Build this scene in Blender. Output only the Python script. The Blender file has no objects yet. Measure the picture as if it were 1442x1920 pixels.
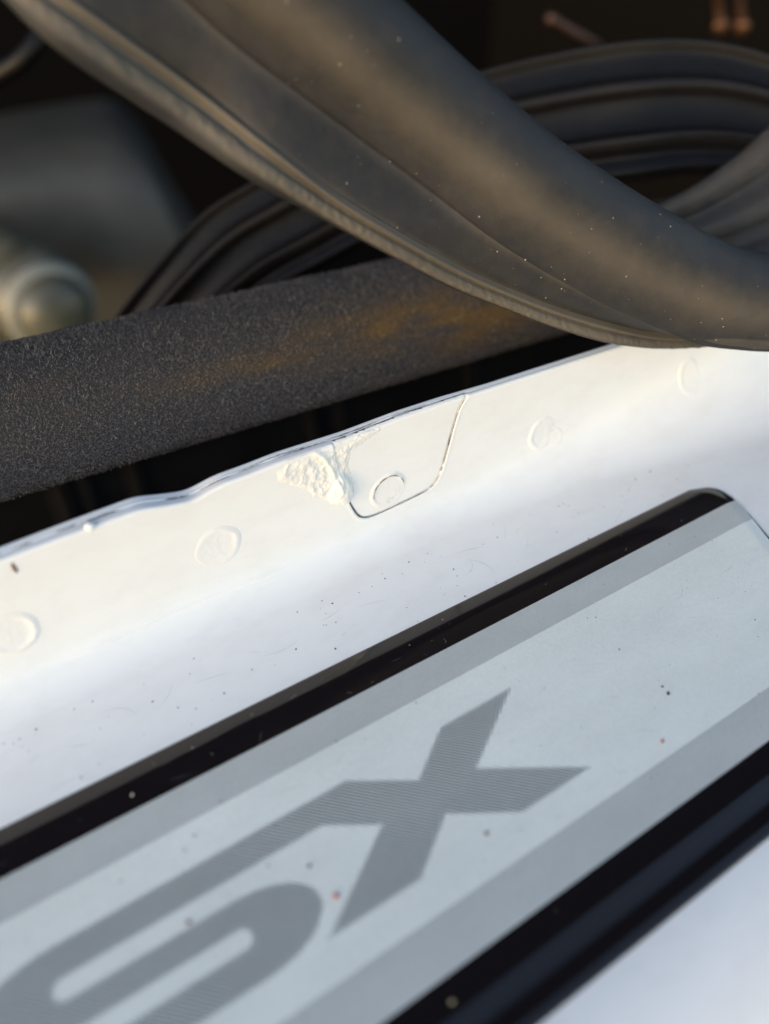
import bpy, bmesh, math, random
import numpy as np
from mathutils import Vector, Matrix, noise

random.seed(7); rng = np.random.default_rng(7)
scn = bpy.context.scene
C = scn.collection
MM = 0.001                                    # everything below is written in millimetres

# ------------------------------------------------------------------ camera
# sill runs along +X, +Y is into the car, +Z up; origin: foot of the pinch flange
F_PX = 1500.0                                 # focal length in pixels of the 1442 x 1920 photograph
vp = np.array([3700.0 - 721, 960 + 265, -F_PX]); AX = vp / np.linalg.norm(vp)
pit = math.atan2(AX[1], -AX[2])
UPV = np.array([0, math.cos(pit), math.sin(pit)])
INV = np.cross(UPV, AX)
CAM = np.array([0.0, -85.0, 88.0])
def ray(x, y):
    r = np.array([x - 721.0, 960.0 - y, -F_PX]) / F_PX
    return np.array([r @ AX, r @ INV, r @ UPV])
def at(x, y, d): return CAM + ray(x, y) * d                    # point at distance d along the view axis
def onZ(x, y, z): r = ray(x, y); return CAM + r * (z - CAM[2]) / r[2]
def onY(x, y, v): r = ray(x, y); return CAM + r * (v - CAM[1]) / r[1]
TOCAM = np.array([AX[2], INV[2], UPV[2]])

cd = bpy.data.cameras.new('camera'); cam = bpy.data.objects.new('camera', cd); C.objects.link(cam)
m = Matrix.Identity(4)
for i in range(3):
    m[0][i] = AX[i]; m[1][i] = INV[i]; m[2][i] = UPV[i]
m.translation = Vector(CAM * MM)
cam.matrix_world = m
cd.sensor_fit = 'VERTICAL'; cd.sensor_height = 7.68; cd.sensor_width = 5.768; cd.lens = 6.0
cd.clip_start = 0.002; cd.clip_end = 200
cd.dof.use_dof = True; cd.dof.focus_distance = 0.122; cd.dof.aperture_fstop = 1.9
scn.camera = cam

# ------------------------------------------------------------------ light
SUN_EL, SUN_AZ = math.radians(17), math.radians(-71)      # azimuth measured from -Y towards -X
w = bpy.data.worlds.new('World'); scn.world = w; w.use_nodes = True
nt = w.node_tree; nt.nodes.clear()
sky = nt.nodes.new('ShaderNodeTexSky'); sky.sky_type = 'NISHITA'; sky.sun_disc = False
sky.sun_elevation = SUN_EL; sky.sun_rotation = math.pi - SUN_AZ
sky.air_density = 1.0; sky.dust_density = 0.5; sky.ozone_density = 0.35
bg = nt.nodes.new('ShaderNodeBackground'); bg.inputs['Strength'].default_value = 0.15
wo = nt.nodes.new('ShaderNodeOutputWorld')
nt.links.new(sky.outputs[0], bg.inputs[0]); nt.links.new(bg.outputs[0], wo.inputs[0])
sl = bpy.data.lights.new('sun', 'SUN'); sl.energy = 0.6; sl.angle = math.radians(35); sl.color = (1.0, 0.65, 0.26)
so = bpy.data.objects.new('sun', sl); C.objects.link(so)
sd = Vector((math.sin(SUN_AZ) * math.cos(SUN_EL), -math.cos(SUN_AZ) * math.cos(SUN_EL), math.sin(SUN_EL)))
so.rotation_euler = sd.to_track_quat('Z', 'Y').to_euler(); so.location = sd * 2
scn.view_settings.view_transform = 'Standard'; scn.view_settings.look = 'None'
scn.view_settings.gamma = 1; scn.view_settings.exposure = 1.2
scn.view_settings.use_curve_mapping = False
scn.render.resolution_x = 769; scn.render.resolution_y = 1024

# ------------------------------------------------------------------ materials
def mat(name, col, rough=0.5, metal=0.0, spec=0.5, coat=0.0, ior=1.5):
    mt = bpy.data.materials.new(name); mt.use_nodes = True
    b = mt.node_tree.nodes['Principled BSDF']
    b.inputs['Base Color'].default_value = (*col, 1); b.inputs['Roughness'].default_value = rough
    b.inputs['Metallic'].default_value = metal; b.inputs['Specular IOR Level'].default_value = spec
    b.inputs['Coat Weight'].default_value = coat; b.inputs['IOR'].default_value = ior
    return mt
def nodes(mt): return mt.node_tree.nodes, mt.node_tree.links, mt.node_tree.nodes['Principled BSDF']
def tex(mt, scale, detail=3, rough=0.55, stretch=None, dist=0.0):
    n, l, b = nodes(mt)
    tc = n.new('ShaderNodeTexCoord'); mp = n.new('ShaderNodeMapping')
    if stretch: mp.inputs['Scale'].default_value = stretch
    nz = n.new('ShaderNodeTexNoise'); nz.inputs['Scale'].default_value = scale
    nz.inputs['Detail'].default_value = detail; nz.inputs['Roughness'].default_value = rough
    nz.inputs['Distortion'].default_value = dist
    l.new(tc.outputs['Object'], mp.inputs[0]); l.new(mp.outputs[0], nz.inputs['Vector'])
    return nz.outputs['Fac']
def ramp(mt, fac, stops):
    n, l, b = nodes(mt)
    r = n.new('ShaderNodeValToRGB'); e = r.color_ramp.elements
    while len(e) < len(stops): e.new(0.5)
    for k, (p, c) in enumerate(stops):
        e[k].position = p; e[k].color = (*c, 1) if len(c) == 3 else c
    l.new(fac, r.inputs[0]); return r.outputs[0]
def bump(mt, fac, dist, strength=1.0, prev=None):
    n, l, b = nodes(mt)
    bp = n.new('ShaderNodeBump'); bp.inputs['Distance'].default_value = dist; bp.inputs['Strength'].default_value = strength
    l.new(fac, bp.inputs['Height'])
    if prev: l.new(prev, bp.inputs['Normal'])
    l.new(bp.outputs[0], b.inputs['Normal']); return bp.outputs[0]
def mixc(mt, fac, a, b_):
    n, l, b = nodes(mt)
    mx = n.new('ShaderNodeMix'); mx.data_type = 'RGBA'
    def put(sock, v):
        if hasattr(v, 'is_output'): l.new(v, sock)
        else: sock.default_value = (*v, 1)
    if hasattr(fac, 'is_output'): l.new(fac, mx.inputs[0])
    else: mx.inputs[0].default_value = fac
    put(mx.inputs[6], a); put(mx.inputs[7], b_)
    return mx.outputs[2]
def attr(mt, name):
    n, l, b = nodes(mt)
    a = n.new('ShaderNodeAttribute'); a.attribute_name = name; return a.outputs['Fac']
def basecol(mt, sock): nodes(mt)[1].new(sock, nodes(mt)[2].inputs['Base Color'])
def roughs(mt, fac, lo, hi):
    n, l, b = nodes(mt)
    mr = n.new('ShaderNodeMapRange'); mr.inputs['To Min'].default_value = lo; mr.inputs['To Max'].default_value = hi
    l.new(fac, mr.inputs[0]); l.new(mr.outputs[0], b.inputs['Roughness'])

M = {}
M['paint'] = p = mat('white_paint', (0.80, 0.80, 0.79), 0.42, coat=0.35)
nodes(p)[2].inputs['Coat Roughness'].default_value = 0.16
basecol(p, ramp(p, tex(p, 160, 5, 0.7, (0.5, 1, 1)), [(0.30, (0.77, 0.76, 0.745)), (0.55, (0.81, 0.81, 0.80))]))
b1 = bump(p, tex(p, 350, 2), 0.00012, 0.35); bump(p, tex(p, 5200, 2), 0.000012, 0.5, b1)
M['sealant'] = p = mat('sealant', (0.80, 0.78, 0.735), 0.36, coat=0.4)
bump(p, tex(p, 1200, 3), 0.00006, 0.4)
M['weld'] = p = mat('painted_weld', (0.79, 0.785, 0.77), 0.42, coat=0.3)
bump(p, tex(p, 1400, 3), 0.00006, 0.5)
M['crack'] = p = mat('crack_shadow', (0.035, 0.032, 0.03), 0.8)
basecol(p, ramp(p, tex(p, 900, 3), [(0.4, (0.02, 0.02, 0.02)), (0.65, (0.16, 0.15, 0.14))]))
M['film'] = p = mat('gloss_black_film', (0.010, 0.008, 0.009), 0.07, spec=0.45, ior=1.5)
roughs(p, tex(p, 220, 4, 0.7), 0.04, 0.14)
bump(p, tex(p, 90, 2, 0.5, (0.35, 1, 1)), 0.0003, 0.22)
def satin(name, col, metal, r0, r1):
    p = mat(name, col, r0, metal)
    f = tex(p, 60, 5, 0.7, (0.4, 1, 1)); f2 = tex(p, 2600, 3)
    c = ramp(p, f, [(0.3, tuple(v * 0.90 for v in col)), (0.7, tuple(v * 1.05 for v in col))])
    c2 = ramp(p, f2, [(0.3, (0.92, 0.92, 0.92)), (0.7, (1, 1, 1))])
    n, l, b = nodes(p); mx = n.new('ShaderNodeMix'); mx.data_type = 'RGBA'; mx.blend_type = 'MULTIPLY'; mx.inputs[0].default_value = 1
    l.new(c, mx.inputs[6]); l.new(c2, mx.inputs[7]); basecol(p, mx.outputs[2])
    roughs(p, f, r0, r1); bump(p, f2, 0.00002, 0.4)
    return p
M['pale'] = satin('pale_satin_film', (0.79, 0.81, 0.76), 0.0, 0.36, 0.5)
M['band'] = satin('silver_border_film', (0.55, 0.565, 0.545), 0.08, 0.34, 0.46)
M['dot'] = mat('grey_print', (0.012, 0.013, 0.014), 0.55)
def rubber(name, base, dust, d0, d1, scale=300, spec=0.35, r0=0.5, r1=0.75):
    p = mat(name, base, 0.6, spec=spec)
    f = tex(p, scale, 6, 0.7); fine = tex(p, 5000, 3, 0.7)
    n, l, b = nodes(p)
    ad = n.new('ShaderNodeMath'); ad.operation = 'MULTIPLY_ADD'; ad.inputs[1].default_value = 1.0
    nf = n.new('ShaderNodeMath'); nf.operation = 'MULTIPLY_ADD'; nf.inputs[1].default_value = 0.30; nf.inputs[2].default_value = 0.325; l.new(f, nf.inputs[0])
    l.new(attr(p, 'dust'), ad.inputs[0]); l.new(nf.outputs[0], ad.inputs[2])  # dust mask, which also carries the bulb's painted highlight
    c = ramp(p, ad.outputs[0], [(d0, base), (d1, dust)])
    sp = ramp(p, fine, [(0.60, (0, 0, 0)), (0.74, (1, 1, 1))])
    n2 = n.new('ShaderNodeMath'); n2.operation = 'MULTIPLY'; n2.inputs[1].default_value = 0.35
    l.new(sp, n2.inputs[0])
    basecol(p, mixc(p, n2.outputs[0], c, dust))
    roughs(p, f, r0, r1)
    b1 = bump(p, tex(p, 700, 4, 0.6), 0.00025, 0.35); bump(p, fine, 0.00006, 0.7, b1)
    return p
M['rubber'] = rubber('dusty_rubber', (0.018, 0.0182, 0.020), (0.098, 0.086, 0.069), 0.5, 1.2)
M['rubber_back'] = rubber('shaded_rubber', (0.004, 0.0034, 0.0035), (0.018, 0.0145, 0.013), 0.5, 1.2, spec=0.22, r0=0.38, r1=0.5)  # same seal rubber, darkened: the shade behind the sill is in the colour
M['carpet'] = p = mat('carpet_backing', (0.03, 0.03, 0.03), 0.95, spec=0.1)
basecol(p, mixc(p, attr(p, 'stain'), (0.055, 0.051, 0.05), (0.17, 0.10, 0.04)))
bump(p, tex(p, 2200, 4, 0.7), 0.0004, 0.9)
M['fibre'] = p = mat('carpet_fibre', (0.06, 0.058, 0.058), 0.75, spec=0.3)
rnd = attr(p, 'shade')
c0 = ramp(p, rnd, [(0.0, (0.09, 0.080, 0.073)), (0.75, (0.185, 0.164, 0.148)), (1.0, (0.31, 0.275, 0.245))])
c1 = ramp(p, rnd, [(0.0, (0.15, 0.083, 0.03)), (0.75, (0.26, 0.165, 0.075)), (1.0, (0.45, 0.35, 0.23))])
basecol(p, mixc(p, attr(p, 'stain'), c0, c1))
M['black'] = p = mat('cavity_black', (0.006, 0.0055, 0.005), 0.7, spec=0.2)  # near-black panel colour carries the deep shade of the gap
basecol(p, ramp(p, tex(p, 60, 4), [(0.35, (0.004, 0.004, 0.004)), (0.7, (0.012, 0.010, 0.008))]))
M['cabin'] = mat('cabin_shade', (0.003, 0.0026, 0.0028), 0.9, spec=0.1)  # near-black base stands in for the shade inside the cabin
M['trim'] = p = mat('grey_plastic_trim', (0.05, 0.05, 0.05), 0.5)
basecol(p, ramp(p, tex(p, 25, 4), [(0.3, (0.036, 0.036, 0.034)), (0.7, (0.055, 0.056, 0.054))]))
bump(p, tex(p, 1500, 3), 0.0002, 0.4)
M['bottle'] = p = mat('olive_plastic', (0.10, 0.10, 0.08), 0.4, coat=0.1)
basecol(p, ramp(p, tex(p, 45, 3), [(0.35, (0.05, 0.052, 0.038)), (0.7, (0.10, 0.10, 0.08))]))
M['collar'] = mat('pale_plastic', (0.22, 0.225, 0.20), 0.35)
M['shine'] = mat('clear_cap', (0.30, 0.31, 0.33), 0.08, coat=0.8)
M['copper'] = p = mat('rusty_metal', (0.24, 0.11, 0.05), 0.4, metal=0.7)
basecol(p, ramp(p, tex(p, 400, 4), [(0.35, (0.10, 0.04, 0.02)), (0.7, (0.32, 0.16, 0.08))]))
M['pin'] = mat('brown_pin', (0.07, 0.036, 0.026), 0.4, metal=0.3)
M['grit_dark'] = mat('grit_dark', (0.03, 0.028, 0.026), 0.8)
M['grit_pale'] = mat('grit_pale', (0.52, 0.48, 0.42), 0.7)
M['grit_red'] = mat('grit_red', (0.42, 0.10, 0.045), 0.7)
M['grit_olive'] = mat('grit_olive', (0.30, 0.27, 0.16), 0.7)
M['grit_brown'] = mat('grit_brown', (0.16, 0.09, 0.05), 0.8)

# ------------------------------------------------------------------ helpers
def mesh(name, verts, faces, material, parent=None, smooth=True, attrs=None, quads=False):
    me = bpy.data.meshes.new(name)
    v = np.asarray(verts, float) * MM
    if quads:
        f = np.asarray(faces, np.int32); k = f.shape[1]
        me.vertices.add(len(v)); me.vertices.foreach_set('co', v.ravel())
        me.loops.add(f.size); me.loops.foreach_set('vertex_index', f.ravel())
        me.polygons.add(len(f)); me.polygons.foreach_set('loop_start', np.arange(len(f), dtype=np.int32) * k)
        me.update(calc_edges=True); me.validate()
    else:
        me.from_pydata([tuple(x) for x in v], [], [tuple(int(i) for i in x) for x in faces])
    me.polygons.foreach_set('use_smooth', np.full(len(me.polygons), smooth))
    for an, av in (attrs or {}).items():
        a = me.attributes.new(an, 'FLOAT', 'POINT'); a.data.foreach_set('value', np.asarray(av, np.float32).ravel())
    me.materials.append(material); me.update()
    o = bpy.data.objects.new(name, me); C.objects.link(o)
    if parent: o.parent = parent
    return o
def thing(name, label, cat, group=None):
    o = bpy.data.objects.new(name, None); C.objects.link(o)
    o.empty_display_size = 0.005
    o['label'] = label; o['category'] = cat
    if group: o['group'] = group
    return o
def tag(o, label, cat, group=None):
    o['label'] = label; o['category'] = cat
    if group: o['group'] = group
    return o
def gridfaces(nr, nc, close_r=False, close_c=False):
    R = np.arange(nr if close_r else nr - 1); K = np.arange(nc if close_c else nc - 1)
    r, k = np.meshgrid(R, K, indexing='ij'); r2 = (r + 1) % nr; k2 = (k + 1) % nc
    return np.stack([r * nc + k, r2 * nc + k, r2 * nc + k2, r * nc + k2], -1).reshape(-1, 4)
def catmull(P, n, closed=False):
    P = np.asarray(P, float); N = len(P); out = []
    segs = N if closed else N - 1
    for t in np.linspace(0, segs, n, endpoint=not closed):
        i = min(int(t), segs - 1); f = t - i
        g = (lambda j: P[j % N]) if closed else (lambda j: P[min(max(j, 0), N - 1)])
        p0, p1, p2, p3 = g(i - 1), g(i), g(i + 1), g(i + 2)
        if not closed:
            if i == 0: p0 = 2 * p1 - p2
            if i + 2 > N - 1: p3 = 2 * p2 - p1
        out.append(0.5 * ((2 * p1) + (p2 - p0) * f + (2 * p0 - 5 * p1 + 4 * p2 - p3) * f * f + (3 * p1 - p0 - 3 * p2 + p3) * f ** 3))
    return np.array(out)
def loft(name, rings, material, parent=None, attrs=None, caps=True):
    """rings: (stations, points, 3), each ring closed"""
    rings = np.asarray(rings); n, k = rings.shape[:2]
    f = [tuple(x) for x in gridfaces(n, k, False, True)]
    if caps: f += [tuple(range(k)), tuple((n - 1) * k + j for j in reversed(range(k)))]
    return mesh(name, rings.reshape(-1, 3), f, material, parent, attrs=attrs)
def lathe(name, p0, axis, prof, material, parent=None, n=32):
    ax = np.array(axis, float); ax /= np.linalg.norm(ax)
    u = np.cross(ax, [0.3, 0.1, 0.9]); u /= np.linalg.norm(u); v = np.cross(ax, u)
    a = np.linspace(0, 2 * np.pi, n, endpoint=False)
    R = [np.asarray(p0) + ax * h + r * (np.cos(a)[:, None] * u + np.sin(a)[:, None] * v) for h, r in prof]
    return loft(name, R, material, parent)
def tube(name, path, r, material, parent=None, n=14, steps=60):
    P = catmull(path, steps); rr = np.interp(np.linspace(0, 1, steps), np.linspace(0, 1, len(r)), r) if hasattr(r, '__len__') else np.full(steps, r)
    T = np.gradient(P, axis=0); T /= np.linalg.norm(T, axis=1)[:, None]
    rings = []; ref = np.array([0.2, 0.3, 1.0])
    for q, t, rad in zip(P, T, rr):
        u = np.cross(t, ref); u /= np.linalg.norm(u); v = np.cross(t, u)
        a = np.linspace(0, 2 * np.pi, n, endpoint=False)
        rings.append(q + rad * (np.cos(a)[:, None] * u + np.sin(a)[:, None] * v))
    return loft(name, rings, material, parent)
def smooth01(x, a, b):
    t = np.clip((np.asarray(x, float) - a) / (b - a), 0, 1); return t * t * (3 - 2 * t)
def fnoise(x, y, z=0.0, oct_=3):
    return noise.fractal(Vector((x, y, z)), 1.0, 2.0, oct_)
def poly_sd(px, py, poly):
    """signed distance of points to a closed polygon, negative inside"""
    P = np.asarray(poly, float); d = np.full(px.shape, 1e9); ins = np.zeros(px.shape, bool)
    for a, b in zip(P, np.roll(P, -1, 0)):
        e = b - a; t = np.clip(((px - a[0]) * e[0] + (py - a[1]) * e[1]) / (e @ e + 1e-12), 0, 1)
        d = np.minimum(d, np.hypot(px - a[0] - t * e[0], py - a[1] - t * e[1]))
        c = ((a[1] > py) != (b[1] > py)) & (px < (b[0] - a[0]) * (py - a[1]) / (b[1] - a[1] + 1e-12) + a[0]); ins ^= c
    return np.where(ins, -d, d)
def box(name, lo, hi, material, parent=None):
    (a, b, c), (d, e, f) = lo, hi
    v = [(a, b, c), (d, b, c), (d, e, c), (a, e, c), (a, b, f), (d, b, f), (d, e, f), (a, e, f)]
    return mesh(name, v, [(0, 3, 2, 1), (4, 5, 6, 7), (0, 1, 5, 4), (1, 2, 6, 5), (2, 3, 7, 6), (3, 0, 4, 7)], material, parent, smooth=False)

# ------------------------------------------------------------------ setting: the dark cabin behind the sill
def struct(o, label):
    o['kind'] = 'structure'; o['label'] = label; return o
struct(box('cabin_floor', (-700, 60, -410), (900, 1000, -400), M['cabin']), 'dark carpeted floor of the cabin behind the sill with its shade painted in')
struct(box('cabin_wall', (-700, 1000, -410), (900, 1010, 1000), M['cabin']), 'far side of the cabin with its shade painted black')
struct(box('cabin_end', (900, 60, -410), (910, 1010, 1000), M['cabin']), 'forward end of the cabin with its shade painted black')
struct(box('cabin_roof', (-700, 280, 1000), (900, 1010, 1012), M['cabin']), 'unseen roof lining of the cabin with its shade painted black')

# ------------------------------------------------------------------ door sill: white pressed panel with its pinch flange
sill = thing('door_sill', 'white painted car door sill with an upright spot-welded flange', 'door sill')
LIPX = np.array([-80, -0.2, 7.9, 17.6, 21.3, 24.5, 29.0, 33.9, 37.6, 49.1, 58.2, 67.2, 105.6, 240])
LIPZ = np.array([22.0, 22.15, 22.32, 22.34, 21.4, 20.75, 21.75, 21.8, 22.0, 21.8, 22.2, 22.1, 20.8, 17.0])
THX = np.array([-80, 0, 12, 18, 24, 30, 40, 56, 66, 76, 110, 240]); THY = np.array([3.0, 3.0, 3.4, 3.6, 3.2, 3.0, 3.0, 2.6, 2.4, 2.0, 2.0, 2.0])
def lip_z(x):
    s = np.linspace(-1.2, 1.2, 7); return np.mean([np.interp(x + d, LIPX, LIPZ) for d in s], axis=0)
def fil_r(x): return 6.0 + 15.0 * smooth01(x, 62, 165)
NOTCH = catmull([(74.0, 23.6), (71.8, 22.3), (70.0, 20.6), (69.0, 18.0), (67.6, 12.3), (66.8, 9.3), (65.9, 7.4), (64.5, 6.2), (62.6, 5.75), (58, 5.4), (53.6, 5.2), (51.6, 5.5),
                 (50.2, 6.6), (49.2, 8.6), (48.2, 11.5), (47.4, 15), (46.6, 20), (46.2, 24)], 96)
NOTCH_CLOSED = np.vstack([NOTCH, [(46.2, 27), (74.0, 27)]])
xs = np.unique(np.concatenate([np.arange(-70, 34, 0.5), np.arange(34, 76, 0.14), np.arange(76, 150, 0.5), np.arange(150, 232, 1.0)]))
Xn = len(xs)
lip = lip_z(xs); R = fil_r(xs); TH = np.interp(xs, THX, THY)
wob = np.array([fnoise(x * 0.35, 3.1) for x in xs]); wob2 = np.array([fnoise(x * 0.9, 9.7) for x in xs])
rows = []
for z in (-160, -120, -80, -60, -45, -36, -30): rows.append((xs, np.full(Xn, -97.0), np.full(Xn, float(z))))
for a in np.linspace(0, 90, 22)[1:]:
    a = math.radians(a); rows.append((xs, np.full(Xn, -70 - 27 * math.cos(a)), np.full(Xn, -27 + 27 * math.sin(a))))
for y in np.linspace(-69, -30, 20): rows.append((xs, np.full(Xn, y), np.zeros(Xn)))
for t in np.linspace(0, 1, 40)[1:]: rows.append((xs, -30 + (30 - R) * t, np.zeros(Xn)))
for a in np.linspace(0, 90, 80)[1:]:
    a = math.radians(a); rows.append((xs, -R + R * math.sin(a), R - R * math.cos(a)))
nfl = 130
for t in np.linspace(0, 1, nfl)[1:]: rows.append((xs, np.zeros(Xn), R + (lip - 0.45 - R) * t))
flange_last = len(rows) - 1
for a in np.linspace(0, 90, 7)[1:]:
    a = math.radians(a); rows.append((xs, 0.45 - 0.45 * math.cos(a), lip - 0.45 + 0.45 * math.sin(a)))
for t in np.linspace(0, 1, 22)[1:]:
    g = 0.46 + 0.07 * wob
    dip = np.exp(-((t - g) / 0.06) ** 2) * (0.40 + 0.22 * np.clip(wob2, -1, 1)) + np.exp(-((t - 0.78 - 0.06 * wob2) / 0.05) ** 2) * 0.14
    rows.append((xs, 0.45 + (TH - 0.9) * t, lip + 0.08 * wob * math.sin(t * 9) * math.sin(math.pi * t) - dip * np.sin(np.pi * t) ** 0.3 if 0 < t < 1 else lip))
for a in np.linspace(0, 90, 6)[1:]:
    a = math.radians(a); rows.append((xs, TH - 0.45 + 0.45 * math.sin(a), lip - 0.45 + 0.45 * math.cos(a)))
for z in (16, 8, -10, -60): rows.append((xs, TH, np.full(Xn, float(z))))
V = np.array([np.stack([q_ + np.zeros(Xn) for q_ in r], -1) for r in rows])                # rows, X, 3
# relief on the flange face
gx, gz = V[..., 0], V[..., 2]
face = np.zeros(V.shape[:2], bool); face[130:flange_last + 7] = True; face &= (V[..., 1] > -0.6) & (V[..., 1] < 0.5)
sub = np.where(face & (gx > 44) & (gx < 76)); sdn = poly_sd(gx[sub], gz[sub], NOTCH_CLOSED)
V[sub[0], sub[1], 1] += 0.62 * smooth01(-sdn, -0.02, 0.22) - 0.06 * np.exp(-((sdn - 0.3) / 0.3) ** 2)
# shallow dents and a fine raised paint line along the bend
for r in range(80, flange_last):
    y, z = V[r, :, 1], V[r, :, 2]
    nrm = np.stack([np.zeros(Xn), -np.clip(1 + y / R, 0, 1), np.clip(1 - z / R, 0, 1)], -1); nrm /= np.linalg.norm(nrm, axis=1)[:, None] + 1e-9
    ang = np.degrees(np.arctan2(CAM[2] - z, y - CAM[1]))
    a0 = 45.15 + 0.12 * np.sin(xs * 0.22); fade = smooth01(xs, 1, 8) * (1 - smooth01(xs, 31, 40))
    h = 0.20 * fade * np.where(ang < a0, np.exp(-np.clip(a0 - ang, 0, 9) / 0.5), np.exp(-((ang - a0) / 0.10) ** 2))
    h += 0.05 * np.exp(-((ang - (48.3 + 0.01 * xs)) / 0.10) ** 2) * (1 - smooth01(xs, 8, 16))
    V[r] += nrm * h[:, None]
mesh('sill_panel', V.reshape(-1, 3), gridfaces(len(rows), Xn), M['paint'], sill, quads=True)

# tab of the inner sheet standing in the notch
def inset(P, d):
    T = np.roll(P, -1, 0) - np.roll(P, 1, 0); T /= np.linalg.norm(T, axis=1)[:, None] + 1e-9
    return P + d * np.stack([T[:, 1], -T[:, 0]], -1)
tx = np.arange(46, 75, 0.14); tz = np.arange(4.8, 22.6, 0.14)
TX, TZ = np.meshgrid(tx, tz, indexing='ij')
sdt = poly_sd(TX, TZ, NOTCH_CLOSED)
lt = lip_z(tx)[:, None]; TZc = np.minimum(TZ, lt + 0.02)
edge = np.clip((sdt + 0.42) / 0.30, 0, 1); tope = np.clip((TZc - lt + 0.45) / 0.45, 0, 1)
TY = 0.16 + 0.55 * (1 - np.sqrt(1 - 0.999 * edge ** 2)) + 0.5 * (1 - np.sqrt(1 - 0.999 * tope ** 2))
keep = (sdt < -0.10) & (TZ < lt + 0.16)
idx = -np.ones(TX.shape, int); idx[keep] = np.arange(keep.sum())
fc = np.stack([idx[:-1, :-1], idx[1:, :-1], idx[1:, 1:], idx[:-1, 1:]], -1).reshape(-1, 4); fc = fc[(fc >= 0).all(1)]
mesh('tab_panel', np.stack([TX, TY, TZc], -1)[keep], fc, M['paint'], sill, quads=True)

# spot welds
def surf_y(x, z):
    r_ = float(fil_r(x)); return -r_ + math.sqrt(max(0.0, r_ * r_ - max(0.0, r_ - z) ** 2))
def weld(x, z, r, ybase, asp, rimh, dish, rot, seed, name='weld_spot'):
    nr, na = 26, 56; vs = []
    for i in range(nr):
        q = i / (nr - 1) * 1.45
        for j in range(na):
            a = 2 * math.pi * j / na; wv = 1 + 0.05 * fnoise(math.cos(a) * 1.3, math.sin(a) * 1.3, seed)
            side = max(0.0, 0.5 + 0.5 * math.cos(a - rot) + 0.25 * fnoise(math.cos(a) * 0.9, math.sin(a) * 0.9, seed + 20))
            h = 1.2 * rimh * side * math.exp(-((q - 1) / (0.12 + 0.03 * (seed % 3))) ** 2) + dish * (1 - smooth01(q, 0.65, 0.95)) + 0.03 * fnoise(q * 3 * math.cos(a), q * 3 * math.sin(a), seed + 5) * (q < 1.2) - 0.09 * smooth01(q, 1.12, 1.42)
            wx, wz = x + q * r * wv * math.cos(a), z + q * r * wv * asp * math.sin(a)
            vs.append((wx, ybase + surf_y(wx, wz) - h - 0.03, wz))
    return mesh(name, vs, [tuple(f) for f in gridfaces(nr, na, False, True)], M['weld'], sill)
weld(-2.3, 10.4, 3.0, 0, 1.0, 0.16, -0.01, -0.6, 1)
weld(26.8, 11.4, 2.9, 0, 1.0, 0.13, 0.0, 0.9, 2)
weld(56.0, 9.3, 2.9, 0.16, 1.0, 0.24, 0.05, 2.2, 3)
weld(88.6, 8.6, 2.5, 0, 1.1, 0.22, 0.06, 3.4, 4)
weld(125.4, 9.4, 2.3, 0, 1.25, 0.22, 0.02, 2.5, 5)

# weld spatter beside the fourth weld
for k, (dx, dz, r) in enumerate([(3.3, -0.6, 0.9)]):
    weld(88.6 + dx, 8.6 + dz - 1.2, r * 1.5, 0, 1.0, 0.10, 0.05, 0.3, 11 + k, 'weld_spatter')

# dark cracks where the paint has opened along the tab and round the plug weld
cv, cf = [], []
def crack(pts, wdt, y):
    P = np.asarray(pts, float); T = np.gradient(P, axis=0); T /= np.linalg.norm(T, axis=1)[:, None] + 1e-9
    b0 = len(cv)
    for i, (q, t) in enumerate(zip(P, T)):
        ww = wdt * (0.25 + 0.75 * math.sin(math.pi * (i + 0.5) / len(P))) * (0.7 + 0.6 * random.random())
        for s in (-1, 1): cv.append((q[0] - t[1] * ww * s, y, q[1] + t[0] * ww * s))
    for i in range(len(P) - 1): cf.append((b0 + 2 * i, b0 + 2 * i + 1, b0 + 2 * i + 3, b0 + 2 * i + 2))
NI = inset(NOTCH, 0.10)
for a, b, wd in ((8, 15, 0.09), (14, 19, 0.12), (19, 21, 0.20), (21, 26, 0.12), (27, 29, 0.19), (30, 36, 0.08), (36, 39, 0.14), (40, 52, 0.09), (50, 64, 0.10), (63, 76, 0.12)):
    crack(NI[a:b + 1], wd * 1.25, 0.06)
for a0, a1, wd in ((95, 128, 0.06), (50, 92, 0.035), (130, 165, 0.045), (10, 40, 0.03), (168, 190, 0.03)):
    aa = np.radians(np.linspace(a0, a1, 10)); crack(np.stack([56.0 + 2.92 * np.cos(aa), 9.3 + 2.92 * np.sin(aa)], -1), wd * 2.2, -0.26)
for x, z, s in ((56.3, 7.5, .12), (56.0, 7.1, .08), (56.8, 7.6, .07), (55.7, 7.3, .06), (56.2, 6.8, .06)): crack([(x - s, z), (x, z + s * .4), (x + s, z)], s * .7, 0.0)
for x, z, s in ((91.0, 9.6, .10), (91.2, 8.2, .12), (90.6, 6.4, .10), (89.6, 6.0, .08), (88.2, 6.2, .07)): crack([(x - s, z), (x, z + s * .4), (x + s, z)], s * .8, -0.12)
def top_crack(x0, x1, t, wdt):
    n_ = max(4, int((x1 - x0) / 0.25)); b0 = len(cv)
    for i, x in enumerate(np.linspace(x0, x1, n_)):
        th_ = float(np.interp(x, THX, THY)); ww = wdt * math.sin(math.pi * (i + 0.5) / n_) * random.uniform(0.4, 1.3)
        y = 0.45 + (th_ - 0.9) * (t + 0.07 * fnoise(x * 0.35, 3.1))
        for s_ in (-1, 1): cv.append((x, y + s_ * ww, float(lip_z(x)) + 0.03))
    for i in range(n_ - 1): cf.append((b0 + 2 * i, b0 + 2 * i + 1, b0 + 2 * i + 3, b0 + 2 * i + 2))
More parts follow.
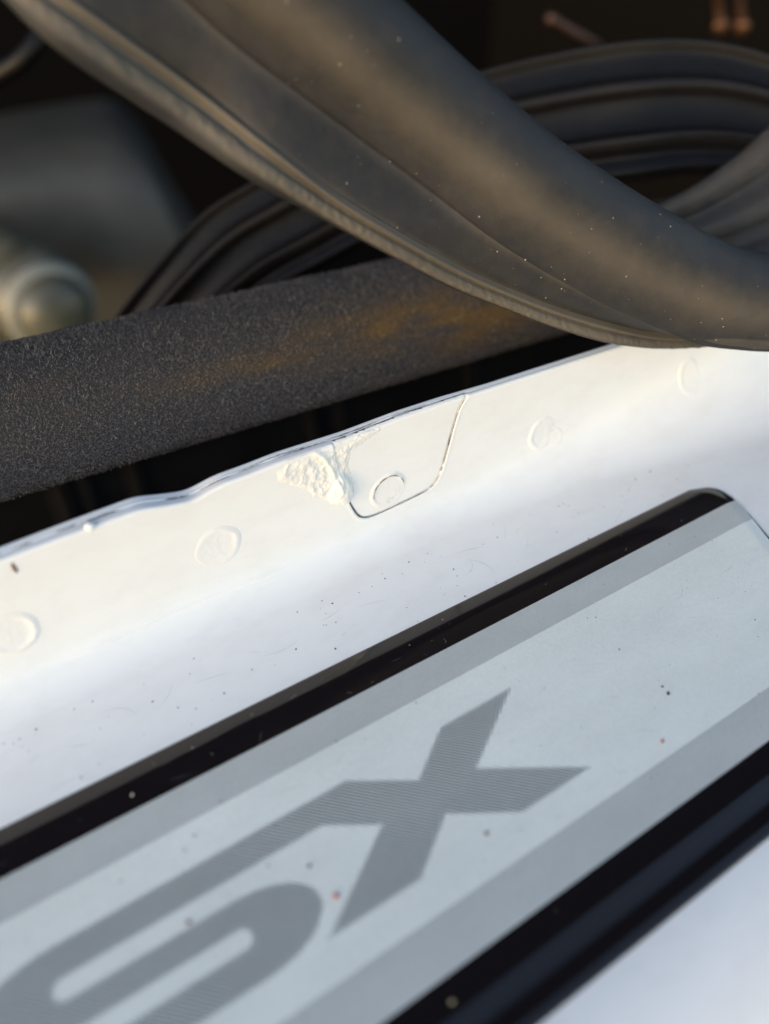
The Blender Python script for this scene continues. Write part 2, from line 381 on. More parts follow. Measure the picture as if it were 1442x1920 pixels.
for x0, x1, t, wd in ((-4, 0.5, .5, .10), (1.5, 4, .46, .12), (7, 9.5, .5, .14), (9.8, 15.5, .46, .13), (21, 24.5, .45, .14), (26, 31, .4, .10), (31, 36, .5, .09), (34, 43, .62, .07), (37, 47, .46, .12), (46, 55, .55, .14), (50, 57, .3, .08), (57, 64, .5, .07)):
    top_crack(x0, x1, t, wd)
mesh('paint_crack', cv, cf, M['crack'], sill, smooth=False)
dp = onY(168, 985, 0.4); lathe('paint_drip', dp + np.array([0, 0, -0.7]), (0, 0, 1), [(0, 0.05), (0.1, 0.5), (0.45, 0.75), (0.85, 0.62), (1.05, 0.3), (1.1, 0.03)], M['weld'], sill, 20)

# lumpy seam sealant over the left edge of the notch
gxs = np.arange(34.5, 60, 0.14); gzs = np.arange(7.5, 22.6, 0.14)
GX, GZ = np.meshgrid(gxs, gzs, indexing='ij')
blob = [onY(*q, 0)[[0, 2]] for q in ((512, 888), (538, 866), (598, 846), (640, 838), (690, 812), (712, 806), (690, 820), (660, 842), (652, 866), (650, 885), (660, 905), (664, 925), (652, 943), (632, 946), (608, 940), (585, 935), (572, 920), (545, 914), (520, 904))]
sdb = poly_sd(GX, GZ, blob)
N1 = np.array([[fnoise(x * 0.75, z * 0.75, 1.7, 4) for z in gzs] for x in gxs]); N2 = np.array([[fnoise(x * 1.9, z * 1.9, 6.1, 3) for z in gzs] for x in gxs])
sdb = sdb + 0.55 * N1 + 0.2 * N2
bul = onY(640, 918, 0)[[0, 2]]
q = np.hypot((GX - bul[0]) / 2.3, (GZ - bul[1] + 0.6) / 3.6)
H = smooth01(-sdb, -0.15, 1.0) * (0.20 + 0.08 * np.abs(N2) + 0.26 * N1)
H = np.maximum(H, 0) + 1.15 * np.sqrt(np.clip(1 - q * q, 0, 1)) * smooth01(-sdb, -0.3, 0.8)
fold = np.array([onY(*p_, 0)[[0, 2]] for p_ in ((588, 846), (606, 858), (620, 880), (629, 902), (634, 915))]); fold = catmull(fold, 30)
df = np.min(np.hypot(GX[..., None] - fold[:, 0], GZ[..., None] - fold[:, 1]), -1)
H += 0.38 * np.exp(-(df / 0.4) ** 2) * smooth01(-sdb, -0.3, 0.5)
rec = np.where(poly_sd(GX, GZ, NOTCH_CLOSED) < 0, 0.1, 0.0)
Yb = rec - H + 0.10 - 0.05
Yb = np.where(sdb > 0.35, 0.75, Yb)
GZc = np.minimum(GZ, lip_z(gxs)[:, None] - 0.12)
keep = sdb < 0.9
idx = -np.ones(GX.shape, int); idx[keep] = np.arange(keep.sum())
fc = np.stack([idx[:-1, :-1], idx[1:, :-1], idx[1:, 1:], idx[:-1, 1:]], -1).reshape(-1, 4); fc = fc[(fc >= 0).all(1)]
mesh('seam_sealant', np.stack([GX, Yb, GZc], -1)[keep], fc, M['sealant'], sill, quads=True)

# ------------------------------------------------------------------ sill plate
plate = thing('sill_plate', 'pale grey and black sill plate printed with the dotted letters SX', 'sill plate')
def end_x(y): return np.interp(y, [-72, -35.4, -27.6, -24, -22, -20.7, -19.2], [95.0, 108.7, 112.3, 112.9, 112.6, 111.6, 107.8])
YF, YB1, YB2, YP1, YP2, YL = -19.3, -25.9, -30.9, -55.4, -60.8, -69.1
# black film base: top surface profile from outer bead to rounded inner edge
prof = [(YL - 0.01, 0.01), (YL, 0.25), (YL + 0.12, 0.52), (YL + 0.4, 0.63), (YL + 1.2, 0.57), (YL + 2.2, 0.44), (YL + 3.0, 0.35), (YL + 3.4, 0.36), (YL + 3.9, 0.52), (YL + 4.3, 0.71), (YL + 4.7, 0.80), (YL + 5.2, 0.77), (YL + 6.2, 0.66), (-61.5, 0.54), (-60.4, 0.49), (-58, 0.49), (-40, 0.5), (-30, 0.5), (-25, 0.5), (-23.4, 0.5)]
for t in np.linspace(0, 1, 9)[1:]: prof.append((-23.4 + 3.8 * t, 0.5 - 0.36 * t * t))
prof += [(-19.42, 0.09), (-19.3, 0.0)]
pr = np.array(prof)
P = []
us = np.concatenate([np.linspace(-60, 90, 120), np.linspace(91, 112.9, 60)])
for y, z in pr:
    ex = float(end_x(y)); xx = -60 + (us + 60) / (112.9 + 60) * (ex + 60)
    rim = smooth01(ex - xx, 0.0, 3.0)                       # the far end is rounded over as well
    P.append(np.stack([xx, np.full(len(xx), y), z * (0.28 + 0.72 * rim) ], -1))
P = np.array(P)
P2 = np.concatenate([P, P[:, -1:, :] * [1, 1, 0] + [0.06, 0, 0]], 1)
mesh('black_film', P2.reshape(-1, 3), gridfaces(P2.shape[0], P2.shape[1]), M['film'], plate, quads=True)
def film(name, y0, y1, z, material, slack=0.25):
    ys = np.concatenate([[y0, y0 + 0.02], np.linspace(y0 + 0.1, y1 - 0.1, 22), [y1 - 0.02, y1]]); vs = []
    u = np.concatenate([np.linspace(0, 0.97, 160), np.linspace(0.972, 1, 20)])
    for y in ys:
        ex = float(end_x(y)) - slack; xx = -60 + u * (ex + 60)
        zz = z - 0.36 * (1 - smooth01(ex + slack - xx, 0.0, 3.0)) * 0.9
        vs.append(np.stack([xx, np.full(len(xx), y), zz], -1))
    vs = np.array(vs); n_ = vs.shape[1]
    edge = [vs[0] - [0, 0, 0.05], *vs, vs[-1] - [0, 0, 0.05]]
    return mesh(name, np.array(edge).reshape(-1, 3), gridfaces(len(edge), n_), material, plate, quads=True)
film('border_band', YB2 + 0.02, YB1, 0.53, M['band'])
film('border_band', YP2, YP1 - 0.02, 0.53, M['band'])
panel = film('centre_panel', YP1, YB2, 0.55, M['pale'])
# lettering: grids of printed dots
LX = np.array([(52.2, -36.3), (40.4, -36.3), (33.55, -41.05), (26.0, -36.25), (20.7, -36.25), (20.7, -39.8), (26.6, -43.55), (15.0, -51.2), (26.8, -51.2), (33.65, -46.5), (41.3, -51.2), (52.6, -51.2), (40.5, -43.6)])
def arc(cx, cy, rx, ry, a0, a1, n=20):
    a = np.radians(np.linspace(a0, a1, n)); return list(zip(cx + rx * np.cos(a), cy + ry * np.sin(a)))
LS = [(20.7, -36.2)] + arc(-9.5, -40.72, 9.0, 4.5, 90, 270) + [(7.2, -45.25)] + arc(7.4, -46.35, 1.1, 1.1, 85, -85, 8) + [(-24, -47.45), (-24, -51.2), (5, -51.2)] + \
     arc(8.2, -46.7, 8.3, 4.5, -90, 90) + [(-8.6, -42.1)] + arc(-9.4, -40.95, 1.25, 1.15, 270, 90, 10) + [(20.7, -39.78)]
pitch = 0.40
def dots(name, poly, seed):
    P_ = np.asarray(poly); lo, hi = P_.min(0) - 1, P_.max(0) + 1
    k = int((hi - lo).max() / pitch) + 20
    I, J = np.meshgrid(np.arange(-k, k), np.arange(-k, k), indexing='ij'); c = math.sqrt(0.5) * pitch
    # screen at 45 degrees to the run of the sill, same lattice for both letters
    ox, oy = math.floor((lo[0] + hi[0]) / 2 / (2 * c)) * 2 * c, math.floor((lo[1] + hi[1]) / 2 / (2 * c)) * 2 * c
    DX = ox + (I + J) * c; DY = oy + (I - J) * c
    sd_ = poly_sd(DX, DY, P_); s = (sd_ < 0.3 * pitch) & (DX > -30) & (DX < 60)
    if name == 'letter_s': s &= ~((DX > 20.7 - 0.3 * pitch) & (DY > -40.0))
    X0, Y0 = DX[s], DY[s]; e = (0.5 * pitch * np.where((np.abs(X0 - 20.7) < 0.5) & (Y0 < -36.4) & (Y0 > -39.6), 1.0, np.sqrt(np.clip(0.45 - sd_[s] / pitch / 1.2, 0.1, 1))))[:, None]; a = np.radians(np.array([0, 45, 90, 135, 180, 225, 270, 315]) + 22.5) + math.pi / 4
    # slightly long dots along one diagonal of the screen
    ux, uy = math.sqrt(.5), -math.sqrt(.5)
    ca, sa = np.cos(a - math.pi / 4) * e * 1.06, np.sin(a - math.pi / 4) * e * 0.66
    vx = X0[:, None] + ca * ux - sa * uy; vy = Y0[:, None] + ca * uy + sa * ux
    vs = np.stack([vx, vy, np.full(vx.shape, 0.562)], -1).reshape(-1, 3)
    fs = np.arange(len(vs)).reshape(-1, 8)
    o = mesh(name, vs, fs, M['dot'], panel, smooth=False, quads=True); o['kind'] = 'stuff'
    return o
dots('letter_s', LS, 1); dots('letter_x', LX, 2)

# ------------------------------------------------------------------ carpet roll
carpet = thing('sill_carpet', 'charcoal felt carpet edge with a rusty brown stain behind the flange', 'carpet')
CP = catmull([(27.5, 14.5), (24.6, 14.1), (23.9, 15.3), (25.4, 18.0), (28.2, 21.1), (32.5, 24.0), (38, 26.2), (44.5, 27.0), (51, 26.0), (57, 22.5), (60, 15)], 70)
cx = np.arange(-70, 210, 1.0)
STAINS = []
for (px, py, rx, ry, s) in ((900, 600, 18, 0.10, 1.0), (760, 590, 16, 0.10, 0.55), (640, 640, 14, 0.08, 0.35), (430, 700, 10, 0.05, 0.5), (980, 560, 20, 0.2, 0.4), (120, 740, 26, 0.10, 0.12), (30, 850, 26, 0.08, 0.10)):
    best = min(((abs(py - 0) * 0 + np.linalg.norm(np.cross(ray(px, py), np.array([x, CP[i][0], CP[i][1] - 0.033 * x]) - CAM)), x, i / 69) for x in np.arange(-60, 200, 4) for i in range(4, 50, 2)), key=lambda t: t[0])
    STAINS.append((best[1], best[2], rx, ry, s))
def stain(x, t):
    v = 0
    for sx, st, rx, ry, s in STAINS: v = v + s * np.exp(-((x - sx) / rx) ** 2 - ((t - st) / ry) ** 2)
    return v * np.clip(0.65 + 1.1 * np.vectorize(lambda a_, b_: fnoise(a_ * 0.07, b_ * 16, 5.5, 4))(x, t), 0.05, 1.4)
cv_, ca_ = [], []
for x in cx:
    for i, (y, z) in enumerate(CP):
        t = i / 69
        d = 0.28 * fnoise(x * 0.12, t * 6, 2.2) + (0.22 * fnoise(x * 0.9, 3.3, 1) if i < 8 else 0)
        cv_.append((x, y + d, z - 0.033 * x + d)); ca_.append(np.clip(stain(x, t) + 0.06 * fnoise(x * 0.1, t * 9, 8), 0, 1))
felt = mesh('felt', cv_, gridfaces(len(cx), 70), M['carpet'], carpet, quads=True, attrs={'stain': ca_})
NF = 130000
fx = rng.uniform(-25, 175, NF); ft = rng.uniform(0.035, 0.80, NF)
ii = ft * 69; i0 = np.floor(ii).astype(int); fr = ii - i0
base = CP[i0] * (1 - fr)[:, None] + CP[i0 + 1] * fr[:, None]; tg = CP[i0 + 1] - CP[i0]; tg /= np.linalg.norm(tg, axis=1)[:, None]
nrm = np.stack([-tg[:, 1], tg[:, 0]], -1)
p0 = np.stack([fx, base[:, 0], base[:, 1] - 0.033 * fx], -1)
Nn = np.stack([np.zeros(NF), nrm[:, 0], nrm[:, 1]], -1); Tt = np.stack([np.zeros(NF), tg[:, 0], tg[:, 1]], -1); Xx = np.tile([1.0, 0, 0], (NF, 1))
th = rng.uniform(0, 2 * np.pi, NF); th2 = th + rng.normal(0, 1.1, NF)
ln = rng.uniform(0.25, 0.65, NF)
d1 = np.cos(th)[:, None] * Xx + np.sin(th)[:, None] * Tt; d2 = np.cos(th2)[:, None] * Xx + np.sin(th2)[:, None] * Tt
lift = rng.uniform(0.15, 0.75, NF)
p1 = p0 + (d1 * 0.5 + Nn * lift[:, None]) * ln[:, None]; p2 = p1 + (d2 * 0.5 + Nn * (rng.uniform(-0.5, 0.3, NF))[:, None]) * ln[:, None]
p0 = p0 - Nn * 0.15
wd = rng.uniform(0.022, 0.042, NF)[:, None]
sdv = np.cross(d1, Nn) * wd
fv = np.stack([p0 - sdv, p0 + sdv, p1 - sdv, p1 + sdv, p2 - sdv * 0.5, p2 + sdv * 0.5], 1).reshape(-1, 3)
o6 = (np.arange(NF) * 6)[:, None]
ff = np.concatenate([o6 + [0, 1, 3, 2], o6 + [2, 3, 5, 4]], 0)
stf = np.clip(stain(fx, ft) + 0.10 * np.array([fnoise(a * 0.12, b * 9, 8) for a, b in zip(fx, ft)]) + rng.normal(0, 0.08, NF), 0, 1)
shd = rng.beta(2.0, 2.6, NF); shd[rng.random(NF) < 0.012] = 1.0
fo = mesh('felt_fibres', fv, ff, M['fibre'], felt, quads=True, attrs={'stain': np.repeat(stf, 6), 'shade': np.repeat(shd, 6)}); fo['kind'] = 'stuff'

# dark inner wall of the gap between flange and carpet
inner_w = thing('inner_panel', 'black inner panel in the gap between white flange and carpet', 'panel')
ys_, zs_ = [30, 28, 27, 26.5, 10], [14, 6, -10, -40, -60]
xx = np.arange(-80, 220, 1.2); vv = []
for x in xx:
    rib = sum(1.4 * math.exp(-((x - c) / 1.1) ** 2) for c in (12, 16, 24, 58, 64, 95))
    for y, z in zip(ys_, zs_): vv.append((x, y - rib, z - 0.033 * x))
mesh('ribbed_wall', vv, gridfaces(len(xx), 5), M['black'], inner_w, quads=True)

# ------------------------------------------------------------------ front door seal
seal = thing('door_seal', 'thick dusty black rubber door seal pulled off and hanging over the flange', 'door seal')
ST = [((-150, -135), (-95, -185), (-10, -275), (160, -500), 80), ((-40, -45), (12, -96), (100, -190), (270, -410), 84), ((100, 85), (150, 5), (235, -105), (405, -320), 88), ((320, 235), (370, 164), (425, 70), (595, -140), 95),
      ((465, 335), (512, 275), (560, 172), (726, -24), 100), ((600, 410), (627, 362), (675, 258), (819, 66), 105), ((721, 475), (743, 434), (795, 347), (928, 166), 110),
      ((846, 540), (866, 502), (908, 434), (1035, 255), 114), ((950, 580), (966, 547), (995, 490), (1107, 307), 118), ((1041, 615), (1052, 580), (1070, 532), (1180, 355), 121),
      ((1136, 642), (1145, 608), (1155, 577), (1245, 395), 124), ((1221, 651), (1228, 625), (1232, 610), (1310, 432), 127), ((1300, 648), (1305, 628), (1310, 642), (1375, 462), 129),
      ((1380, 640), (1387, 618), (1385, 653), (1445, 474), 131), ((1470, 625), (1477, 600), (1470, 656), (1520, 480), 133), ((1600, 600), (1607, 570), (1600, 640), (1630, 470), 135)]
A3, B3, C3, E3 = [], [], [], []
for a, b, c, e, d in ST:
    C3.append(at(*c, d)); E3.append(at(*e, d - 1.0))
    wp = math.dist(b, c) * d / F_PX; db = d + math.sqrt(max(0, 7.4 ** 2 - wp * wp)) * 0.85
    lp = math.dist(a, b) * d / F_PX; da = db + math.sqrt(max(0, 5.2 ** 2 - lp * lp)) * 0.7
    B3.append(at(*b, db)); A3.append(at(*a, da))
NS = 560
A3, B3, C3, E3 = [catmull(q, NS) for q in (A3, B3, C3, E3)]
TG = np.gradient(C3, axis=0); TG /= np.linalg.norm(TG, axis=1)[:, None]
def front_n(a, b):
    n_ = np.cross(b - a, TG); n_ /= np.linalg.norm(n_, axis=1)[:, None]
    return n_ * np.sign(np.sum(n_[100] * (CAM - a[100])))
def ribbon(name, a, b, prof, npts, nscale, material, parent, dust_lightf, wrinkle=0.0, nfix=None):
    pr_ = catmull(prof, npts, closed=True); nn = front_n(a, b) if nfix is None else nfix
    rings, dst = [], []
    for i in range(len(a)):
        sc = nscale[i] if hasattr(nscale, '__len__') else nscale
        ring = a[i] + (b[i] - a[i]) * pr_[:, :1] + nn[i] * pr_[:, 1:2] * sc
        if wrinkle:
            for j in range(npts):
                if pr_[j, 1] > 0: ring[j] += nn[i] * wrinkle * fnoise(i * 0.36 + pr_[j, 0] * 2.5, pr_[j, 0] * 6.0, 4.4, 4) * float(smooth01(pr_[j, 0], 0.12, 0.3) * (1 - smooth01(pr_[j, 0], 0.62, 0.75)))
        rings.append(ring); dst += [dust_lightf(i / len(a), s_, n_) for s_, n_ in pr_]
    return loft(name, rings, material, parent, attrs={'dust': dst})
rad = np.linalg.norm(E3 - C3, axis=1) * 0.5
ribbon('bulb', C3, E3, [(0, -.12), (.0, .0), (.03, .07), (.08, .14), (.14, .24), (.22, .44), (.33, .66), (.5, .82), (.68, .79), (.84, .6), (.95, .32), (1, 0), (.95, -.35), (.8, -.55), (.5, -.7), (.2, -.5)], 72, rad, M['rubber'], seal,
       lambda v, s, n_: 0.30 * math.exp(-((s - 0.30) / 0.15) ** 2) + 0.03)  # warm lit ridge of the bulb painted in through its dust band
ribbon('web', B3, C3, [(-.05, -1.1), (-.02, -.55), (.06, -.15), (.3, 0.1), (.6, 0.1), (.9, -.05), (1.0, -.2), (1.06, -.9), (1.0, -2.0), (.5, -2.2), (.05, -2.0)], 44, 1.0, M['rubber'], seal,
       lambda v, s, n_: 0.05 + 0.22 * math.exp(-((s - 1.0) / 0.15) ** 2) + 0.25 * math.exp(-((s) / 0.08) ** 2))
ribbon('lip', A3, B3, [(.0, -.7), (.0, -.1), (.08, .45), (.25, .95), (.45, 1.0), (.58, .62), (.64, .1), (.7, -.05), (.76, .2), (.84, .75), (.93, .7), (.99, .05), (1.03, -.7), (.7, -1.7), (.2, -1.5)], 60, 1.0, M['rubber'], seal,
       lambda v, s, n_: 0.55 * smooth01(s, 0.1, 0.35) * (1 - 0.6 * smooth01(v, 0.6, 0.85)) if n_ > -0.3 else 0.05, wrinkle=0.20)
# pale grit stuck to the rubber
gv, gf = [], []
def speck(p_, r, n_):
    b0 = len(gv)
    u = np.cross(n_, [0.3, 0.5, 0.8]); u /= np.linalg.norm(u); v_ = np.cross(n_, u)
    ph = random.random() * 6
    for k in range(5):
        a = ph + k * 2 * math.pi / 5; gv.append(p_ + r * (math.cos(a) * u + math.sin(a) * v_) * random.uniform(0.6, 1.3))
    gv.append(p_ + n_ * r * 0.9); gv.append(p_ - n_ * r * 0.5)
    for k in range(5): gf.append((b0 + k, b0 + (k + 1) % 5, b0 + 5)); gf.append((b0 + (k + 1) % 5, b0 + k, b0 + 6))
bpr = catmull([(0, -.12), (.0, .0), (.03, .07), (.08, .14), (.14, .24), (.22, .44), (.33, .66), (.5, .82), (.68, .79), (.84, .6), (.95, .32), (1, 0), (.95, -.35), (.8, -.55), (.5, -.7), (.2, -.5)], 72, closed=True)
nb = front_n(C3, E3)
for _ in range(70):
    i = random.randint(110, NS - 40); j = random.randint(5, 46)
    speck(C3[i] + (E3[i] - C3[i]) * bpr[j, 0] + nb[i] * bpr[j, 1] * rad[i], random.choice((0.03, 0.04, 0.05, 0.06, 0.08, 0.12)), nb[i])
nw = front_n(B3, C3)
for _ in range(40):
    i = random.randint(110, 390); t = random.random(); speck(B3[i] + (C3[i] - B3[i]) * t + nw[i] * 0.05, random.choice((0.05, 0.06, 0.08, 0.11)), nw[i])
o = mesh('stuck_grit', gv, gf, M['grit_pale'], seal, smooth=False); o['kind'] = 'stuff'

# ------------------------------------------------------------------ coil of the same seal behind
def strip(name, O, I, prof, npts, material, parent, nst, dep, rib_tone=0.15):
    O3 = catmull([at(*q, d) for q, d in zip(O, dep)], nst); I3 = catmull([at(*q, d) for q, d in zip(I, dep)], nst)
    T = np.gradient(O3, axis=0); n_ = np.cross(I3 - O3, T); n_ /= np.linalg.norm(n_, axis=1)[:, None]
    n_ *= np.sign(np.sum(n_ * (CAM - O3), 1))[:, None]
    pr_ = catmull(prof, npts, closed=True)
    rings = [O3[i] + (I3[i] - O3[i]) * pr_[:, :1] + n_[i] * pr_[:, 1:2] for i in range(nst)]
    return loft(name, rings, material, parent, attrs={'dust': np.tile(0.05 + rib_tone * np.clip(pr_[:, 1], 0, 2), nst)})  # higher ribs take more of the paler colour
coil = thing('seal_coil', 'looped ribbed length of black door seal behind the carpet', 'door seal')
O = [(150, 720), (180, 650), (225, 585), (300, 491), (383, 400), (479, 339), (610, 265), (750, 200), (896, 137), (1071, 95), (1200, 77), (1300, 76), (1380, 88), (1460, 113), (1560, 160)]
I = [(300, 830), (335, 760), (385, 690), (450, 625), (540, 560), (620, 518), (708, 472), (830, 430), (960, 398), (1100, 378), (1200, 365), (1290, 352), (1380, 350), (1460, 362), (1560, 400)]
RIB = [(0.02, -4), (-.01, -.6), (0.0, .8), (.025, 1.3), (.05, .8), (.09, -.1), (.16, -.3), (.22, -.1), (.26, .9), (.29, 1.6), (.33, 1.2), (.37, -.4), (.44, -1.3), (.52, -1.5), (.58, -.9), (.62, 1.0), (.65, 1.3), (.69, .3), (.73, -1.3), (.79, -1.0), (.83, -.9), (.85, -1.6), (.84, -4), (.4, -5)]
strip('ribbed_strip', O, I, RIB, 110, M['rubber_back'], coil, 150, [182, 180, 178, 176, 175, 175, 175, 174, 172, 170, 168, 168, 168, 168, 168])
tailp = thing('seal_tail', 'bluish grey folded tail of the door seal at the right edge', 'door seal')
strip('ribbed_strip', [(1120, 455), (1221, 392), (1300, 352), (1380, 297), (1442, 243), (1530, 165)], [(1180, 560), (1300, 530), (1400, 505), (1480, 490), (1560, 470), (1660, 430)],
      [(0.02, -4), (-.02, -.4), (.03, 1.2), (.12, 1.6), (.2, .7), (.27, -.4), (.36, .2), (.45, 1.1), (.55, .6), (.62, -.6), (.72, -.9), (.82, .3), (.92, .8), (1.02, -.3), (1, -4), (.5, -5)], 70, M['rubber'], tailp, 60, [160, 156, 153, 151, 150, 150], 0.08)

# ------------------------------------------------------------------ dim things behind
trim = thing('side_trim', 'blurred grey plastic trim panel in the dark at upper left', 'trim panel')
topL = [(-120, 250), (0, 214), (110, 195), (205, 186), (250, 215), (268, 245)]
botL = [(-120, 760), (0, 760), (130, 760), (330, 760), (470, 700), (520, 680)]
rr = []
for k, (a, b) in enumerate(zip(catmull(topL, 40), catmull(botL, 40))):
    back = 45 * smooth01(k / 39, 0.72, 1.0) + 80 * k / 39 - 30
    col = [at(*(a + (b - a) * t), d + back) for t, d in ((0.02, 690), (0, 640), (0.05, 585), (0.12, 550), (0.2, 537), (0.32, 540), (0.55, 575), (1.0, 660))]
    col += [at(*(a + (b - a) * t), 720 + back) for t in (1.0, 0.5)]
    rr.append(col)
loft('panel_shell', rr, M['trim'], trim)
bottle = thing('plastic_bottle', 'blurred olive plastic bottle neck with pale collar at left behind carpet', 'bottle')
bc = at(104, 584, 470); ax = TOCAM * 0.45 + np.array([AX[0], INV[0], UPV[0]]) * 0.52 - np.array([AX[1], INV[1], UPV[1]]) * 0.36
lathe('body', bc - ax / np.linalg.norm(ax) * 9.2, ax, [(-92.4, 30.8), (-37.0, 31.6), (-26.2, 31.6), (-23.9, 28.5), (-18.5, 28.5), (-16.2, 31.6), (-7.7, 31.6), (-3.1, 30.0), (0.0, 25.4), (3.1, 22.3)], M['bottle'], bottle)
lathe('collar', bc - ax / np.linalg.norm(ax) * 7.7, ax, [(0.0, 20.0), (0.0, 27.1), (3.1, 27.7), (5.5, 26.2), (7.1, 23.7), (6.5, 18.5)], M['collar'], bottle)
lathe('cap', bc - ax / np.linalg.norm(ax) * 4.6, ax, [(0.0, 22.3), (6.2, 22.3), (12.3, 19.4), (16.2, 14.6), (18.5, 8.0), (18.8, 0.3)], M['bottle'], bottle)
cab = thing('cable', 'dark cable bend at the top left corner', 'cable')
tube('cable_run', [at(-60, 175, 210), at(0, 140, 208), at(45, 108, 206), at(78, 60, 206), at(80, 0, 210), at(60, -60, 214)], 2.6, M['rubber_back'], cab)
pin = thing('metal_pin', 'thin brown metal pin with rounded tip in the dark at top', 'pin')
pa, pb = at(1030, 33, 350), at(1150, 100, 365)
lathe('shank', pa, pb - pa, [(-1.2, 0.4), (-0.8, 1.6), (0.5, 2.4), (2, 2.3), (3, 1.7), (12, 1.6), (28, 1.6)], M['pin'], pin, 18)
for px, lab in ((1352, 'left rusty bolt of the pair in the dark at top right'), (1392, 'right rusty bolt of the pair in the dark at top right')):
    bt = thing('seat_bolt', lab, 'bolt', 'rusty bolts at top right')
    q0, q1 = at(px, 55, 400), at(px - 8, -40, 410)
    lathe('shank', q0, q1 - q0, [(4.5, 2.2), (6, 2.2), (26, 2.2)], M['copper'], bt, 18)
    lathe('head', q0, q1 - q0, [(-0.5, 0.5), (-0.3, 3.0), (0.4, 3.8), (3.8, 3.8), (4.6, 2.6)], M['copper'], bt, 6)

# ------------------------------------------------------------------ grit and dirt on the sill
def crumb(name, p_, size, material, label, cat, group, seed, flat=0.6):
    bm = bmesh.new(); bmesh.ops.create_icosphere(bm, subdivisions=2, radius=1)
    for v in bm.verts:
        v.co *= 1 + 0.45 * noise.noise(v.co * 1.4 + Vector((seed * 3.1, seed, 0)))
    vs = [(v.co.x * size[0], v.co.y * size[1], v.co.z * size[2]) for v in bm.verts]; fs = [tuple(v.index for v in f.verts) for f in bm.faces]; bm.free()
    a = seed * 1.7; vs = [(x * math.cos(a) - y * math.sin(a), x * math.sin(a) + y * math.cos(a), z) for x, y, z in vs]
    o = mesh(name, vs, fs, material); o.location = Vector(np.asarray(p_)) * MM
    return tag(o, label, cat, group)
g = 'crumbs lying on the sill'
crumb('crumb', onZ(630, 1680, 0.62), (0.36, 0.28, 0.22), M['grit_red'], 'orange red crumb between the letters S and X', 'crumb', g, 1)
crumb('crumb', onZ(580, 1624, 0.62), (0.22, 0.18, 0.14), M['grit_brown'], 'small brown crumb above the orange red one', 'crumb', g, 2)
crumb('crumb', onZ(912, 1563, 0.62), (0.26, 0.2, 0.14), M['grit_brown'], 'brown crumb below the right arm of the letter X', 'crumb', g, 3)
crumb('crumb', onZ(1242, 1390, 0.62), (0.32, 0.18, 0.14), M['grit_red'], 'reddish crumb near the lower silver border band', 'crumb', g, 4)
crumb('crumb', onZ(353, 1730, 0.62), (0.3, 0.2, 0.15), M['grit_brown'], 'tan crumb on the upper slot of the letter S', 'crumb', g, 5)
crumb('crumb', onZ(1253, 1300, 0.60), (0.34, 0.2, 0.10), M['grit_dark'], 'largest dark grit fleck on the pale panel right of the X', 'crumb', g, 6)
crumb('crumb', onZ(1242, 1287, 0.60), (0.18, 0.14, 0.08), M['grit_dark'], 'small dark fleck just left of the largest dark fleck', 'crumb', g, 7)
crumb('crumb', onZ(248, 1490, 0.56), (0.22, 0.17, 0.14), M['grit_pale'], 'pale crumb on the upper black strip at the left', 'crumb', g, 8)
crumb('crumb', onZ(1432, 1895, 0.56) if False else onZ(848, 1880, 0.55), (0.34, 0.28, 0.22), M['grit_olive'], 'yellowish crumb on the lower black strip at the bottom', 'crumb', g, 9)
q = onY(27, 1065, -0.05); o = crumb('paint_chip', q, (0.24, 0.10, 0.85), M['grit_brown'], 'narrow brown rust chip on the flange near the left edge', 'paint chip', None, 0.0)
o.rotation_euler = (0, math.radians(-5), 0); del_ = o.pop('group', None)
# uncountable fine specks: dark on white and pale film, pale on black
def specks(name, pts, rmin, rmax, material, label):
    global gv, gf
    gv, gf = [], []
    for p_ in pts: speck(np.asarray(p_), random.uniform(rmin, rmax) * random.choice((0.6, 0.8, 1, 1.4)), np.array([0, 0, 1.0]))
    o = mesh(name, gv, gf, material, smooth=False); o['kind'] = 'stuff'; o['label'] = label; o['category'] = 'dirt specks'
white = [onZ(x, y, 0.02) for x, y in ((568, 1057), (755, 1076), (872, 1118), (783, 1165), (930, 1092), (1103, 1010), (1132, 950), (1134, 952), (1284, 869), (612, 1172), (664, 1171), (516, 1247), (272, 1236), (174, 1315), (139, 1330), (37, 1386), (42, 1400), (66, 1377), (306, 1058), (420, 1300), (1066, 948), (1080, 945), (833, 1115), (810, 1040), (722, 1085), (1150, 935))]
for _ in range(90):
    y = -0.5 - 17.5 * random.random() ** 0.6; white.append(np.array([random.uniform(-15, 140), min(y, -7.5), 0.02]))
specks('dark_specks', white, 0.06, 0.13, M['grit_dark'], 'fine dark dirt specks scattered over the white sill')
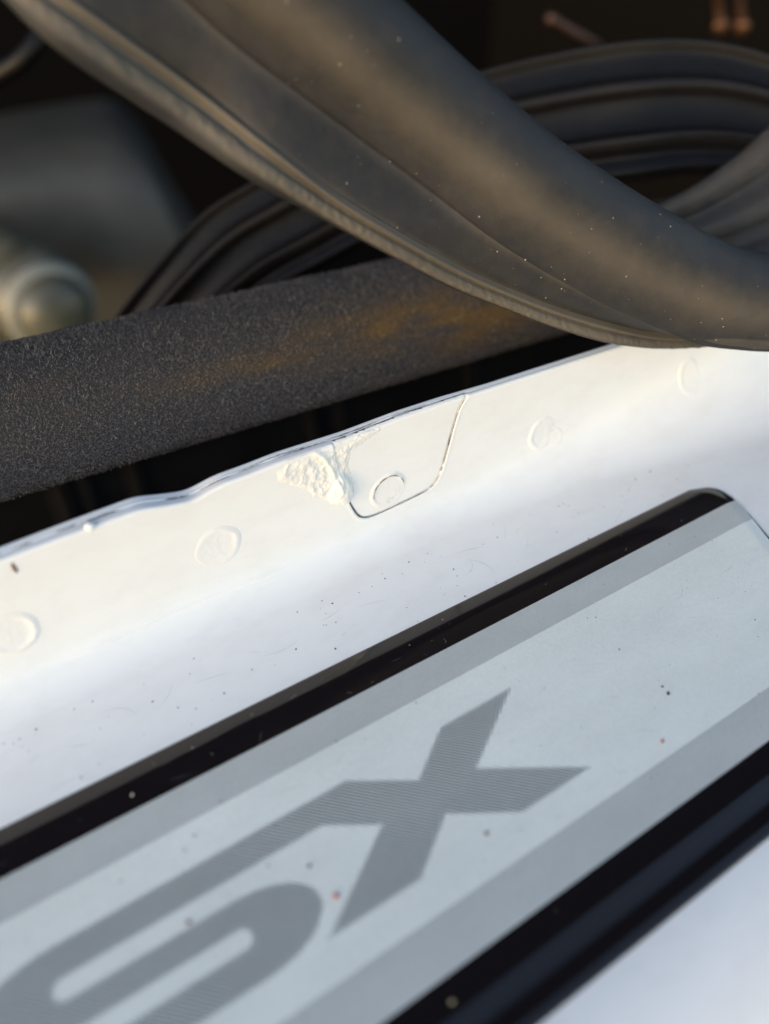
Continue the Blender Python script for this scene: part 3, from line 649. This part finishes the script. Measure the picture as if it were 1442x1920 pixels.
film_p = [np.array([random.uniform(-15, 110), random.uniform(-59, -27), 0.57]) for _ in range(110)]
specks('film_specks', film_p, 0.05, 0.11, M['grit_dark'], 'fine dark specks on the pale panel of the sill plate')
blk = [np.array([random.uniform(-12, 108), random.uniform(-25.6, -20.5), 0.46]) for _ in range(45)] + [np.array([random.uniform(20, 100), random.uniform(-64, -61), 0.52]) for _ in range(8)]
specks('pale_specks', blk, 0.035, 0.085, M['grit_pale'], 'fine pale dust specks on the black strips of the sill plate')

# fine scratches and smears in the plate and the paint
def scratches(name, n_, box_, z, material, parent, lmin, lmax, wmax, run=0.5):
    vs, fs = [], []
    for _ in range(n_):
        x, y = random.uniform(box_[0], box_[1]), random.uniform(box_[2], box_[3]); a = random.gauss(0, run) + random.choice((0, math.pi)); l_ = random.uniform(lmin, lmax); k_ = random.gauss(0, 0.12)
        b0 = len(vs); N_ = 9; w0 = random.uniform(0.3, 1) * wmax
        for i in range(N_):
            ww = w0 * math.sin(math.pi * (i + 0.3) / N_)
            for sg_ in (-1, 1): vs.append((x - math.sin(a) * ww * sg_, min(max(y + math.cos(a) * ww * sg_, box_[2]), box_[3]), z))
            x += math.cos(a) * l_ / N_; y += math.sin(a) * l_ / N_; a += k_
        fs += [(b0 + 2 * i, b0 + 2 * i + 1, b0 + 2 * i + 3, b0 + 2 * i + 2) for i in range(N_ - 1)]
    o = mesh(name, vs, fs, material, parent, smooth=False); o['kind'] = 'stuff'
    return o
M['scuff_grey'] = mat('scuff_grey', (0.20, 0.19, 0.18), 0.7)
M['scuff_dark'] = mat('scuff_dark', (0.48, 0.48, 0.46), 0.6)
scratches('scratches', 9, (-12, 105, -25.5, -23.6), 0.506, M['scuff_grey'], plate, 0.8, 4.5, 0.035)
scratches('scratches', 34, (-15, 106, -58, -31.5), 0.5545, M['scuff_dark'], panel, 0.6, 5.0, 0.03, 0.9)
scratches('scratches', 30, (-12, 105, -18.5, -9), 0.008, M['scuff_dark'], sill, 0.8, 7.0, 0.035, 0.35)
